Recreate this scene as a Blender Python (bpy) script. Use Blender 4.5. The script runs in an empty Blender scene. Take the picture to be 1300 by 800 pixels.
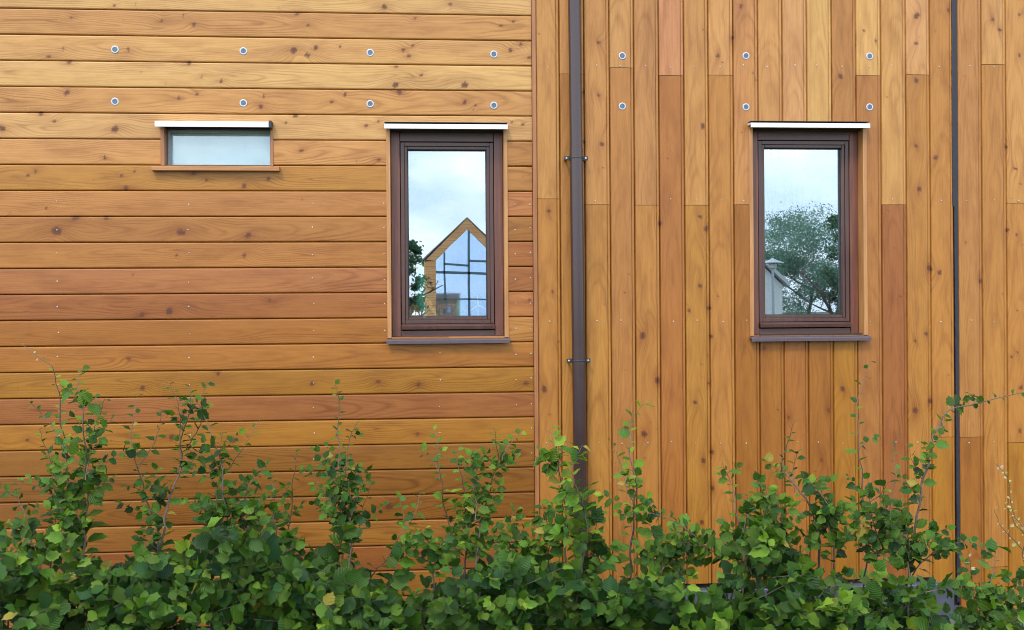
import bpy, bmesh, math, random
import numpy as np
from mathutils import Vector, Matrix
random.seed(7); rng = np.random.default_rng(11)
sc = bpy.context.scene
col = sc.collection
R = math.radians

# ------------------------------------------------------------------ camera
F = 1300.0; YAW = 7.59533931e-02; PIT = -2.5115e-03; ROL = -7.33462725e-03
D = 5.28565; ZC = 1.65                       # distance from the facade and eye height
Z0 = 1.53973780 + ZC                          # height of the first board joint
cam_loc = Vector((0, -D, ZC))
cy, sy, cp, sp = math.cos(YAW), math.sin(YAW), math.cos(PIT), math.sin(PIT)
R0 = Vector((cy, -sy, 0)); U0 = Vector((-sp*sy, -sp*cy, cp)); FW = Vector((cp*sy, cp*cy, sp))
c_, s_ = math.cos(ROL), math.sin(ROL)
RT = c_*R0 + s_*U0; UP = -s_*R0 + c_*U0
def ray(px, py):
    return RT*((px-650)/F) + UP*((400-py)/F) + FW
def P(px, py, y=0.0):                         # point of the photo on the vertical plane at depth y
    d = ray(px, py); t = (y + D)/d.y
    return cam_loc + d*t
cd = bpy.data.cameras.new('camera'); cam = bpy.data.objects.new('camera', cd); col.objects.link(cam)
m = Matrix((RT, UP, -FW)).transposed().to_4x4(); m.translation = cam_loc; cam.matrix_world = m
cd.sensor_width = 36; cd.lens = 36*F/1300; cd.clip_end = 3000; cd.clip_start = 0.05
sc.camera = cam

# ------------------------------------------------------------------ helpers
def lin(r, g, b):
    f = lambda c: (c/255/12.92) if c/255 <= .04045 else ((c/255+.055)/1.055)**2.4
    return (f(r), f(g), f(b), 1.0)
class NT:
    def __init__(s, name, rough=.5):
        s.m = bpy.data.materials.new(name); s.m.use_nodes = True
        s.t = s.m.node_tree; s.t.nodes.clear()
        s.out = s.t.nodes.new('ShaderNodeOutputMaterial')
    def n(s, typ, _ins=None, **kw):
        nd = s.t.nodes.new('ShaderNode'+typ)
        for k, v in kw.items(): setattr(nd, k, v)
        for k, v in (_ins or {}).items(): s.set(nd, k, v)
        return nd
    def set(s, nd, k, v):
        i = nd.inputs[k]
        if isinstance(v, bpy.types.NodeSocket): s.t.links.new(v, i)
        else: i.default_value = v
    def math(s, op, a, b=0.0, c=None, clamp=False):
        nd = s.n('Math', operation=op, use_clamp=clamp); s.set(nd, 0, a); s.set(nd, 1, b)
        if c is not None: s.set(nd, 2, c)
        return nd.outputs[0]
    def mix(s, fac, a, b, bt='MIX'):
        nd = s.n('MixRGB', blend_type=bt); s.set(nd, 0, fac); s.set(nd, 1, a); s.set(nd, 2, b); return nd.outputs[0]
    def noise(s, vec, scale, detail=2, rough=.5, dist=0):
        nd = s.n('TexNoise', {'Scale': scale, 'Detail': detail, 'Roughness': rough, 'Distortion': dist})
        if vec is not None: s.set(nd, 'Vector', vec)
        return nd.outputs[0]
    def ramp(s, x, lo, hi, a=0.0, b=1.0):
        nd = s.n('MapRange', {0: x, 1: lo, 2: hi, 3: a, 4: b}, clamp=True); return nd.outputs[0]
    def comb(s, x, y, z):
        nd = s.n('CombineXYZ', {0: x, 1: y, 2: z}); return nd.outputs[0]
    def fin(s, sh): s.t.links.new(sh, s.out.inputs[0]); return s.m
def simple(name, rgb, rough=.5, metal=0, var=.12, scale=18, bump=0.0, spec=.5):
    k = NT(name); tc = k.n('TexCoord').outputs['Object']
    n1 = k.noise(tc, scale, 4, .6)
    dark = tuple(c*(1-var) for c in rgb[:3])+(1,); lite = tuple(min(1, c*(1+var)) for c in rgb[:3])+(1,)
    c = k.mix(k.ramp(n1, .3, .7), dark, lite)
    p = k.n('BsdfPrincipled', {'Base Color': c, 'Metallic': metal, 'Specular IOR Level': spec,
            'Roughness': k.ramp(n1, .2, .8, max(0, rough-.06), min(1, rough+.06))})
    if bump:
        b = k.n('Bump', {'Strength': bump, 'Distance': .002, 'Height': k.noise(tc, scale*6, 3)}); k.set(p, 'Normal', b.outputs[0])
    return k.fin(p.outputs[0])

def tag(o, label=None, cat=None, group=None, kind=None):
    if label: o['label'] = label
    if cat: o['category'] = cat
    if group: o['group'] = group
    if kind: o['kind'] = kind
    return o
def link(name, me, parent=None):
    o = bpy.data.objects.new(name, me); col.objects.link(o)
    if parent is not None: o.parent = parent
    return o
def empty(name, loc=(0, 0, 0)):
    o = bpy.data.objects.new(name, None); col.objects.link(o); o.location = loc; o.empty_display_size = .1
    return o
class MB:
    """collects shapes of one part in world coordinates"""
    def __init__(s): s.b = bmesh.new()
    def box(s, x0, x1, y0, y1, z0, z1, bev=.0012):
        t = bmesh.new(); bmesh.ops.create_cube(t, size=1)
        for v in t.verts:
            v.co = Vector(((x0+x1)/2+v.co.x*(x1-x0), (y0+y1)/2+v.co.y*(y1-y0), (z0+z1)/2+v.co.z*(z1-z0)))
        if bev: bmesh.ops.bevel(t, geom=list(t.edges), offset=bev, segments=1, affect='EDGES', profile=.5)
        s.add(t)
    def add(s, t):
        me = bpy.data.meshes.new('t'); t.to_mesh(me); s.b.from_mesh(me); bpy.data.meshes.remove(me); t.free()
    def prism(s, pts, y0, y1):                 # polygon in the x-z plane, thick in y
        a = [s.b.verts.new((x, y0, z)) for x, z in pts]; c = [s.b.verts.new((x, y1, z)) for x, z in pts]
        s.b.faces.new(a); s.b.faces.new(c[::-1]); n = len(pts)
        for i in range(n): s.b.faces.new((a[i], c[i], c[(i+1) % n], a[(i+1) % n]))
    def prof(s, pts, x0, x1):                  # polygon in the y-z plane, long in x
        a = [s.b.verts.new((x0, y, z)) for y, z in pts]; c = [s.b.verts.new((x1, y, z)) for y, z in pts]
        s.b.faces.new(a); s.b.faces.new(c[::-1]); n = len(pts)
        for i in range(n): s.b.faces.new((a[i], c[i], c[(i+1) % n], a[(i+1) % n]))
    def tube(s, pts, rads, seg=10, cap=True):
        pts = [Vector(p) for p in pts]; rings = []
        for i, p in enumerate(pts):
            d = (pts[min(i+1, len(pts)-1)]-pts[max(i-1, 0)]).normalized()
            a = d.orthogonal().normalized() if i == 0 else (s._a - d*s._a.dot(d)).normalized()
            s._a = a; b = d.cross(a); r = rads[i] if hasattr(rads, '__len__') else rads
            rings.append([s.b.verts.new(p + (a*math.cos(t)+b*math.sin(t))*r) for t in [2*math.pi*k/seg for k in range(seg)]])
        for i in range(len(rings)-1):
            for k in range(seg): s.b.faces.new((rings[i][k], rings[i][(k+1) % seg], rings[i+1][(k+1) % seg], rings[i+1][k]))
        if cap: s.b.faces.new(rings[0][::-1]); s.b.faces.new(rings[-1])
    def lathe(s, prof, c, axis='Z', seg=24):   # prof: (r, h)
        rings = []
        for r, h in prof:
            ring = []
            for k in range(seg):
                t = 2*math.pi*k/seg; x, y = r*math.cos(t), r*math.sin(t)
                v = (c[0]+x, c[1]+y, c[2]+h) if axis == 'Z' else (c[0]+x, c[1]-h, c[2]+y)
                ring.append(s.b.verts.new(v))
            rings.append(ring)
        for i in range(len(rings)-1):
            for k in range(seg): s.b.faces.new((rings[i][k], rings[i][(k+1) % seg], rings[i+1][(k+1) % seg], rings[i+1][k]))
        s.b.faces.new(rings[-1]); s.b.faces.new(rings[0][::-1])
    def build(s, name, mat, parent=None, smooth=False):
        bmesh.ops.recalc_face_normals(s.b, faces=list(s.b.faces))
        me = bpy.data.meshes.new(name); s.b.to_mesh(me); s.b.free()
        me.materials.append(mat)
        if smooth:
            me.polygons.foreach_set('use_smooth', [True]*len(me.polygons))
            try: me.set_sharp_from_angle(angle=R(40))
            except Exception: pass
        return link(name, me, parent)

# ------------------------------------------------------------------ materials
def wood_material(name, attr=True, ring=.35, rough=.42):
    """stained softwood: flat-sawn ring pattern along each board, knots and board tone come from mesh attributes"""
    k = NT(name)
    gc = k.n('Attribute', attribute_name='gc').outputs['Vector']
    tone = k.n('Attribute', attribute_name='tone').outputs['Color']
    kna = k.n('Attribute', attribute_name='kn').outputs['Fac']
    halo = k.n('Attribute', attribute_name='halo').outputs['Fac']
    sp_ = k.n('SeparateXYZ', {0: gc}); al, ac, sd = sp_.outputs
    slow = k.comb(k.math('MULTIPLY', al, 1.3), sd, 0.0)
    slow2 = k.comb(k.math('MULTIPLY', al, 1.9), k.math('ADD', sd, 31.7), 0.0)
    u0 = k.math('MULTIPLY', k.math('SUBTRACT', k.noise(slow, 1.0, 1), .5), .11)
    slope = k.math('MULTIPLY_ADD', k.noise(k.comb(sd, 4.4, 0.0), 3.7, 0), .055, .006)
    dep = k.math('MULTIPLY_ADD', k.math('SUBTRACT', k.noise(slow2, 1.0, 2, .45), .5), .045, k.math('MULTIPLY', k.math('ADD', al, k.math('MULTIPLY', k.math('FRACT', sd), 3.0)), slope))
    du = k.math('SUBTRACT', ac, u0)
    r = k.math('SQRT', k.math('ADD', k.math('MULTIPLY', du, du), k.math('MULTIPLY', dep, dep)))
    v1 = k.comb(k.math('MULTIPLY', al, 14), k.math('MULTIPLY', ac, 60), sd)
    wob = k.math('MULTIPLY', k.noise(v1, 1.0, 3), 2.6)
    ph = k.math('ADD', k.math('MULTIPLY', r, 2*math.pi/.0092), wob)
    wv = k.math('MULTIPLY_ADD', k.math('SINE', ph), .5, .5)
    late = k.math('POWER', wv, 3.2)
    # ring contrast comes and goes
    cmod = k.ramp(k.noise(k.comb(k.math('MULTIPLY', al, 2.2), k.math('MULTIPLY', ac, 9), k.math('ADD', sd, 7)), 1.0, 2), .38, .66, .15, 1.0)
    late = k.math('MULTIPLY', late, cmod)
    fib = k.noise(k.comb(k.math('MULTIPLY', al, 6), k.math('MULTIPLY', ac, 120), sd), 1.0, 4, .7)
    blo = k.noise(k.comb(k.math('MULTIPLY', al, 4.0), k.math('MULTIPLY', ac, 16), k.math('ADD', sd, 3)), 1.0, 4, .6)
    big = k.noise(k.comb(k.math('MULTIPLY', al, 1.1), k.math('MULTIPLY', ac, 5), k.math('ADD', sd, 57)), 1.0, 2, .5)
    c = k.mix(k.math('MULTIPLY', late, ring), tone, k.mix(1.0, tone, (.50, .38, .27, 1), 'MULTIPLY'))
    c = k.mix(k.ramp(fib, .38, .70, 0, .55), c, k.mix(1.0, c, (.72, .62, .52, 1), 'MULTIPLY'))
    c = k.mix(k.ramp(blo, .45, .72, 0, .6), c, k.mix(1.0, c, (.66, .55, .50, 1), 'MULTIPLY'))
    c = k.mix(k.ramp(big, .35, .65, 0, .6), c, k.mix(1.0, c, (1.16, 1.20, 1.10, 1), 'MULTIPLY'))
    c = k.mix(k.math('MULTIPLY', k.math('MULTIPLY', halo, k.ramp(fib, .3, .7, .65, 1.15)), .80), c, k.mix(1.0, c, (.48, .27, .17, 1), 'MULTIPLY'))
    kt = k.noise(k.comb(k.math('MULTIPLY', al, 260), k.math('MULTIPLY', ac, 260), sd), 1.0, 2)
    kc = k.mix(kt, (.040, .011, .006, 1), (.170, .055, .026, 1))
    c = k.mix(k.math('MULTIPLY', kna, .92), c, kc)
    h = k.math('ADD', k.math('MULTIPLY', late, -.35), k.math('MULTIPLY', fib, .8))
    h = k.math('ADD', h, k.math('MULTIPLY', kna, .7))
    b = k.n('Bump', {'Strength': .30, 'Distance': .0012, 'Height': h})
    p = k.n('BsdfPrincipled', {'Base Color': c, 'Roughness': k.ramp(blo, .2, .8, rough-.07, rough+.10), 'Specular IOR Level': .28,
                               'Coat Weight': .14, 'Coat Roughness': .22, 'Normal': b.outputs[0]})
    return k.fin(p.outputs[0])
M = {}
M['wood'] = wood_material('stained_cladding', ring=.62)
def trim_wood(name, a, b, scale=1.0, rough=.45, axis=2):
    k = NT(name); tc = k.n('TexCoord').outputs['Object']
    mp = k.n('Mapping', {0: tc}); s = [90, 90, 90]; s[axis] = 3.5; mp.inputs['Scale'].default_value = s
    n1 = k.noise(mp.outputs[0], scale, 4, .6); n2 = k.noise(tc, 5, 3)
    c = k.mix(k.ramp(n1, .35, .7), a, b); c = k.mix(k.ramp(n2, .4, .7, 0, .35), c, k.mix(1.0, c, (.6, .5, .45, 1), 'MULTIPLY'))
    bp_ = k.n('Bump', {'Strength': .2, 'Distance': .001, 'Height': n1})
    p = k.n('BsdfPrincipled', {'Base Color': c, 'Roughness': rough, 'Normal': bp_.outputs[0], 'Coat Weight': .2, 'Coat Roughness': .35})
    return k.fin(p.outputs[0])
M['trim_v'] = trim_wood('trim_wood', (.40, .17, .05, 1), (.55, .27, .09, 1))
M['trim_h'] = trim_wood('sill_wood', (.36, .15, .05, 1), (.50, .23, .08, 1), axis=0)
M['corner'] = trim_wood('corner_wood', (.30, .11, .035, 1), (.42, .17, .055, 1))
M['mah_v'] = trim_wood('mahogany_upright', (.125, .040, .026, 1), (.215, .074, .042, 1), rough=.36)
M['mah_h'] = trim_wood('mahogany_rail', (.075, .032, .028, 1), (.140, .058, .042, 1), rough=.36, axis=0)
M['sash'] = trim_wood('sash_brown', (.064, .028, .022, 1), (.105, .044, .033, 1), rough=.34)
M['sillmetal'] = simple('sill_metal_brown', (.095, .068, .080), .35, .0, .1, 30)
M['cap'] = simple('white_aluminium', (.70, .70, .73), .32, .15, .03, 9)
M['capdark'] = simple('cap_seal_dark', (.03, .03, .035), .6)
M['black'] = simple('membrane_black', (.030, .022, .018), .85)
M['strip'] = simple('joint_tape', (.018, .018, .028), .55, 0, .25, 40, .3)
M['pipe'] = simple('downpipe_brown', (.046, .024, .024), .24, 0, .10, 7, spec=.6)
M['screw'] = simple('screw_zinc', (.50, .49, .47), .45, .5, .15, 200)
M['plugrim'] = simple('vent_rim_grey', (.52, .52, .60), .4, .2, .08, 60)
M['pluggrille'] = simple('vent_grille_teal', (.15, .22, .28), .5, .3, .2, 60)
M['plughole'] = simple('vent_dark', (.03, .05, .07), .8)
M['greyframe'] = simple('grey_frame', (.30, .33, .35), .4, .2)
M['plinth'] = simple('blue_grey_plinth', (.075, .085, .11), .45, 0, .2, 12, .2)
M['render'] = simple('inner_plaster', (.45, .43, .40), .9)
M['roofing'] = simple('grey_roofing', (.30, .31, .32), .6, 0, .2, 6)
M['blind'] = simple('white_blind', (.88, .90, .89), .6, 0, .09, 9)

def glass_material(name, fac, tint=(.92, .96, .95, 1), gl=(.86, .94, 1.0, 1), wav=.00022, scale=5.0, streak=0):
    k = NT(name); tc = k.n('TexCoord').outputs['Object']
    tr = k.n('BsdfTransparent', {0: tint})
    b = k.n('Bump', {'Strength': .25, 'Distance': wav, 'Height': k.noise(tc, scale, 1)})
    g = k.n('BsdfGlossy', {'Color': gl, 'Roughness': 0.0, 'Normal': b.outputs[0]})
    fr = k.n('LayerWeight', {'Blend': .35}).outputs['Fresnel']
    f = k.math('ADD', k.math('MULTIPLY', fr, .5), fac, clamp=True)
    ms = k.n('MixShader', {0: f}); k.t.links.new(tr.outputs[0], ms.inputs[1]); k.t.links.new(g.outputs[0], ms.inputs[2])
    sh = ms.outputs[0]
    if streak:                                # dried rain streaks on the pane
        mp = k.n('Mapping', {0: tc}); mp.inputs['Scale'].default_value = (230, 1, 5)
        sn = k.noise(mp.outputs[0], 1, 3, .6)
        df = k.n('BsdfDiffuse', {0: (.55, .62, .68, 1)})
        m2 = k.n('MixShader', {0: k.ramp(sn, .48, .72, 0, streak)}); k.t.links.new(sh, m2.inputs[1]); k.t.links.new(df.outputs[0], m2.inputs[2]); sh = m2.outputs[0]
    return k.fin(sh)
M['pane'] = glass_material('window_glass', .30)
M['pane_b'] = glass_material('window_glass_streaked', .34, streak=.05)
M['pane_s'] = glass_material('small_window_glass', .10)

# ------------------------------------------------------------------ the cladding
# tones: y yellow, o orange, r red, b brown; some darkened to include shade low on the wall
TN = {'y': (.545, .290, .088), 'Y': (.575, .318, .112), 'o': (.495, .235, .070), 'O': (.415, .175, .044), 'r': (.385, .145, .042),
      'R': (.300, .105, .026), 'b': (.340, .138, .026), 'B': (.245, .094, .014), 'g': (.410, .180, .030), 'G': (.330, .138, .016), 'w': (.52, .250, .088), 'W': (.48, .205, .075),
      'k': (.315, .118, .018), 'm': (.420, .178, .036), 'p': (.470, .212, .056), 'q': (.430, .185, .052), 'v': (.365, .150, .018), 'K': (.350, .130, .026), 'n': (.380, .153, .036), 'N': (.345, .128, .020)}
KN = [(90,23,2),(205,26,2.5),(233,20,2),(246,31,3),(80,62,2),(62,72,3.5),(88,79,3),(163,63,2.2),(240,80,3),(256,97,2),(281,103,2.5),(85,118,4),(227,124,2.5),
(250,119,2.5),(335,122,2),(331,135,4),(146,164,5),(3,163,5),(69,154,2),(52,144,3),(133,200,2.5),(145,7,2),(488,9,4),(572,6,2.5),(377,18,3),(391,32,2),(527,24,2),
(636,33,2),(652,27,2),(373,64,5),(401,61,3.5),(390,70,4),(432,60,2),(512,64,3),(524,58,2.2),(519,71,3),(648,64,3),(661,56,3),(672,73,3),(503,85,2.5),(502,108,5),
(507,117,4),(535,95,2.5),(590,108,5),(590,130,3),(438,120,2.5),(421,129,3),(604,134,2),(363,155,2),(375,147,3),(465,160,2.5),(480,155,2),(597,157,2),(650,156,2),
(664,158,2),(383,191,3),(481,203,3),(35,223,2),(45,218,2.5),(154,223,2.5),(160,239,4),(171,217,2),(246,220,3),(262,228,2.5),(341,227,3),(310,236,4),(72,293,7),
(96,277,4),(135,277,3.5),(230,295,5.5),(315,299,4),(310,324,3.5),(12,271,1.5),(59,264,2),(215,395,6),(180,400,4),(342,381,2.5),(224,324,1.5),(163,455,3),(277,474,3),
(181,493,3.5),(218,555,5),(296,560,4),(35,559,3),(396,487,3),(480,485,3),(531,488,3.5),(668,487,4),(428,553,2),(494,643,6),(530,551,3),(672,381,2.5),
(697,268,3.5),(702,370,2.5),(691,494,5),(692,645,3),(760,54,3),(760,121,3),(764,183,3.5),(741,180,3),(741,117,2),(838,284,3.5),(816,426,5),(835,483,4.5),(795,543,4),
(818,551,5),(889,275,3),(897,290,4),(889,363,3),(875,394,3),(900,391,4),(903,427,3),(900,487,2.5),(882,511,3.5),(904,574,3.5),(893,585,4),(891,663,4),(911,71,3),
(892,160,4),(930,48,3),(941,8,3),(960,101,2),(1067,97,4.5),(1112,52,2.5),(1164,20,4.5),(1163,55,3),(1163,102,4),(1204,13,3),(1260,25,3),(1269,38,3),(1295,18,2.5),
(1294,70,3),(1163,185,3),(1188,200,4),(1167,240,4),(1180,340,5),(1193,346,3.5),(1277,186,3),(1289,214,2.5),(1279,292,3),(1291,298,2),(1245,357,3),(1176,424,3),
(1162,433,2.5),(1181,509,4),(1162,521,5),(1070,494,4.5),(1052,521,3),(1043,584,3),(1184,578,3.5),(1291,447,2),(1284,453,2.5),(1295,547,2.5),(1002,530,2.5),
(1296,492,3),(970,442,3),(905,620,3),(735,570,4)]
KW = []
for x, y, r in KN:
    p = P(x, y); KW.append((p.x, p.z, r*.0041))
# openings in the facade: x0, x1, z0, z1 of the wood lining's outer edge
def opening(xl, xr, yt, yb):
    a, b = P(xl, (yt+yb)/2), P(xr, (yt+yb)/2); t, u = P((xl+xr)/2, yt), P((xl+xr)/2, yb)
    return a.x, b.x, u.z, t.z
OP1 = opening(491, 645, 163, 430)
OP2 = opening(951.5, 1100.5, 161.5, 427)
OPS = opening(204, 347, 160, 212)
OPENS = [OP1, OP2, OPS]

class Clad:
    def __init__(s): s.v, s.f, s.gc, s.tone, s.kn, s.halo, s.n = [], [], [], [], [], [], 0
    mat = None
    def board(s, horiz, a0, a1, prof, tone, seed):
        """prof: list of (across coordinate, depth y); the board runs from a0 to a1"""
        step = .006; na = max(2, int((a1-a0)/step)+1)
        al = np.linspace(a0, a1, na); ac = np.array([q[0] for q in prof]); dy = np.array([q[1] for q in prof]); m_ = len(ac)
        A, C = np.meshgrid(al, ac, indexing='ij'); Y = np.broadcast_to(dy, A.shape).copy()
        # boards are never perfectly flat: slight cup and bow
        Y += .0009*np.sin(A*1.7+seed*3.1)
        X, Z = (A, C) if horiz else (C, A)
        kn = np.zeros_like(A); halo = np.zeros_like(A); defl = np.zeros_like(A)
        cm = (ac[0]+ac[-1])/2
        lo, hi = ac.min()-.012, ac.max()+.012
        ks = [(kx, kz, r) if horiz else (kz, kx, r) for kx, kz, r in KW]
        rr = random.Random(int(seed*1000))
        ks = [q for q in ks if lo < q[1] < hi and a0-.05 < q[0] < a1+.05]
        for _ in range(int((a1-a0)*(1.2 if horiz else 2.2)+rr.random())):      # small flecks
            ks.append((rr.uniform(a0, a1), rr.uniform(ac.min()+.01, ac.max()-.01), rr.uniform(.0016, .0036 if horiz else .0052)))
        for ka, kc, r in ks:
            an = rr.uniform(-.4, .4); e = rr.uniform(.9, 1.35)
            da, dc = (A-ka), (C-kc); da, dc = da*math.cos(an)+dc*math.sin(an), -da*math.sin(an)+dc*math.cos(an)
            q = np.sqrt((da/e)**2+(dc*1.05)**2)/max(r*.82, .003)
            th_ = np.arctan2(dc, da); q = q*(1+.10*np.sin(2*th_+ka*50)+.07*np.sin(5*th_+kc*90)); kn = np.maximum(kn, np.clip((1.05-q)/.30, 0, 1)*min(1, r/.005))
            halo = np.maximum(halo, np.exp(-np.sqrt((da/(r*2.9))**2+(dc/(r*1.15))**2)**1.3)*min(1, r/.012)*rr.uniform(.45, 1))
            defl += -np.sign(C-kc)*0 + (-1 if C.mean() > kc else 1)*r*2.0*np.exp(-((da/(r*5))**2+(dc/(r*2.6))**2))
        s.v.append(np.stack([X, Y, Z], -1).reshape(-1, 3))
        idx = (np.arange(na)[:, None]*m_+np.arange(m_)[None])+s.n
        q = np.stack([idx[:-1, :-1], idx[1:, :-1], idx[1:, 1:], idx[:-1, 1:]], -1)
        if not horiz: q = q[..., ::-1]
        # leave the cells of the window openings out
        cx = (X[:-1, :-1]+X[1:, 1:])/2; cz = (Z[:-1, :-1]+Z[1:, 1:])/2; keep = np.ones(cx.shape, bool)
        for x0, x1, z0, z1 in OPENS: keep &= ~((cx > x0+.007) & (cx < x1-.007) & (cz > z0+.007) & (cz < z1-.004))
        s.f.append(q[keep].reshape(-1, 4))
        s.gc.append(np.stack([A, C-cm+defl, np.full_like(A, seed*17.3)], -1).reshape(-1, 3))
        s.tone.append(np.broadcast_to(np.array(tone+(1,)), (A.size, 4)))
        s.kn.append(kn.ravel()); s.halo.append(halo.ravel()); s.n += A.size
    def build(s, name, parent):
        v = np.concatenate(s.v).astype(np.float32); f = np.concatenate(s.f).astype(np.int32)
        me = bpy.data.meshes.new(name); me.vertices.add(len(v)); me.vertices.foreach_set('co', v.ravel())
        me.loops.add(f.size); me.loops.foreach_set('vertex_index', f.ravel())
        me.polygons.add(len(f)); me.polygons.foreach_set('loop_start', np.arange(0, f.size, 4, dtype=np.int32))
        me.update(calc_edges=True)
        a = me.attributes.new('gc', 'FLOAT_VECTOR', 'POINT'); a.data.foreach_set('vector', np.concatenate(s.gc).astype(np.float32).ravel())
        a = me.attributes.new('tone', 'FLOAT_COLOR', 'POINT'); a.data.foreach_set('color', np.concatenate(s.tone).astype(np.float32).ravel())
        a = me.attributes.new('kn', 'FLOAT', 'POINT'); a.data.foreach_set('value', np.concatenate(s.kn).astype(np.float32))
        a = me.attributes.new('halo', 'FLOAT', 'POINT'); a.data.foreach_set('value', np.concatenate(s.halo).astype(np.float32))
        me.materials.append(s.mat or M['wood']); me.validate()
        return link(name, me, parent)

bld = empty('timber_building', (.5, 0, 0))
tag(bld, 'timber clad building with stained orange boards and three brown framed windows', 'building')
bld.matrix_world = Matrix.Identity(4)

def tvar(k, i, a=.06):
    r = random.Random(i*7919+13); t = TN[k]; f = 1+r.uniform(-a, a)
    return (t[0]*f, t[1]*f*(1+r.uniform(-a/2, a/2)), t[2]*f*(1+r.uniform(-a, a)))
XL = -3.4; XT0 = P(676, 200).x; XT1 = P(681.5, 200).x
# left: horizontal boards; index -6.. counts from the joint nearest the top of the photo
hb = Clad(); PITCH = .13
htone = 'Yoyoyoyo' 
tones = {0:'Y',1:'o',2:'y',3:'Y',4:'o',5:'Y',6:'o',7:'g',8:'O',9:'n',10:'n',11:'r',12:'R',13:'N',14:'N',15:'G',16:'R',17:'G',18:'B',19:'B',20:'B',21:'b',22:'R',23:'b',24:'b'}  # lower boards darker: fading light down the wall is mixed into their own tones
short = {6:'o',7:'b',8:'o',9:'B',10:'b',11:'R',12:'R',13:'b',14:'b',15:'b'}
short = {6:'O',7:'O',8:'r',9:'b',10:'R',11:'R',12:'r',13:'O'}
def hprof(zb, zt):
    H = zt-zb
    pr = [(zb-.0030, .016), (zb-.0018, .010), (zb-.0002, .0030), (zb+.0014, .0004)]
    for t in np.linspace(.05, .90, 11): pr.append((zb+H*t, .0002*math.sin(t*9)))
    pr += [(zt-.0085, .0005), (zt-.0070, .0014), (zt-.0045, .0070), (zt-.0034, .0105), (zt-.0028, .016)]
    return pr
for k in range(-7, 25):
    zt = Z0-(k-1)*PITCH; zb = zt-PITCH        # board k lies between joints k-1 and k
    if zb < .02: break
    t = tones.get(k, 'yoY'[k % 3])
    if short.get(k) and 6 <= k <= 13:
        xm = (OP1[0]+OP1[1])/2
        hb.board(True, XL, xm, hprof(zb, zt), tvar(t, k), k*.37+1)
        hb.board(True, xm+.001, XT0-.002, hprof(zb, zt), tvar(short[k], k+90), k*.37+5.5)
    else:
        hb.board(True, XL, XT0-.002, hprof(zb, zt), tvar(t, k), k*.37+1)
o = hb.build('horizontal_cladding', bld)
# right: vertical boards
vb = Clad(); vb.mat = wood_material('stained_cladding_upright', ring=.36)
jx = [681.5,712,743,775.5,806.5,838,870,901,932.5,964,995,1026,1057.5,1088.5,1120,1151.5,1182]   # joints at mid height (y 300)
jx2 = [1216.5,1247.5,1278.5,1309.5,1340.5,1371.5]
ZTOP = 4.1
zpx = lambda x, y: P(x, y).z
segs = {0: [(252.5,)], 1: [(94,)], 2: [(260,)], 3: [(86,)], 4: [(260.5,)], 5: [(96,)], 6: [(260.5,)], 7: [(95.5,)], 8: [(260,)], 13: [(96,)], 14: [(260,)], 15: [(95,)], 16: [(555,)],
        20: [(555,)], 21: [(82,), (720,)], 22: [(258,), (562,)]}
vt = {0: 'pm', 1: 'pm', 2: 'pm', 3: 'on', 4: 'qm', 5: 'WK', 6: 'pg', 7: 'om', 8: 'qk', 9: 'oK', 10: 'K', 11: 'oK', 12: 'K', 13: 'yn', 14: 'oR', 15: 'wm', 16: 'mv',
      20: 'Ok', 21: 'omv', 22: 'pmv', 23: 'm', 24: 'm'}  # lower lengths toned darker, weaker light low on the wall put into the colour
for i in (9, 10, 11, 12): segs[i] = [(300,)]
vt[9] = 'ok'; vt[10] = 'wK'; vt[11] = 'yk'; vt[12] = 'Ov'
def vprof(x0, x1):
    W = x1-x0
    pr = [(x0-.001, .016), (x0+.0018, .010), (x0+.0032, .0028), (x0+.0048, .0003)]
    for t in np.linspace(.07, .80, 10): pr.append((x0+W*t, .0))
    pr += [(x1-.0195, .0004), (x1-.0182, .0072), (x1-.0168, .0074), (x1-.0156, .0022), (x1-.0050, .0020), (x1-.0034, .009), (x1-.0005, .020)]
    return pr
edges = [(i, jx[i], jx[i+1]) for i in range(16)] + [(16, 1182, 1211.5)] + [(20+i, jx2[i], jx2[i+1]) for i in range(5)]
for i, xa, xb in edges:
    x0, x1 = P(xa, 300).x, P(xb, 300).x
    zs = [ZTOP] + [zpx(xa+15, s[0]) for s in segs.get(i, [])] + [zpx(900, 741) if 5 <= i < 17 and i != 16 else zpx(1220, 778)]
    if i == 16: zs[-1] = zpx(1200, 741)
    t = vt[i]; t = t + t[-1]*4
    for j in range(len(zs)-1):
        vb.board(False, zs[j+1]+.0012, zs[j]-.0012, vprof(x0, x1), tvar(t[j], i*5+j+300, .05), i*.61+j*2.3+40)
o = vb.build('vertical_cladding', bld)

# backing membrane behind all joints, with the window holes left open
XR = P(1371.5, 300).x
mb = MB()
def backing(x0, x1, z0, z1, y0, y1, ops):
    xs = sorted([x0, x1]+[v for o_ in ops for v in o_[:2]]); zs = sorted([z0, z1]+[v for o_ in ops for v in o_[2:]])
    for a, b in zip(xs[:-1], xs[1:]):
        z_in = [o_ for o_ in ops if o_[0] < (a+b)/2 < o_[1]]
        cur = z0
        for o_ in sorted(z_in, key=lambda q: q[2]):
            mb.box(a, b, y0, y1, cur, o_[2], 0); cur = o_[3]
        mb.box(a, b, y0, y1, cur, z1, 0)
backing(XL, XR, .06, ZTOP, .0185, .16, [(a+.012, b-.012, c+.012, d-.012) for a, b, c, d in OPENS])
mb.build('wall_core', M['black'], bld)
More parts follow.
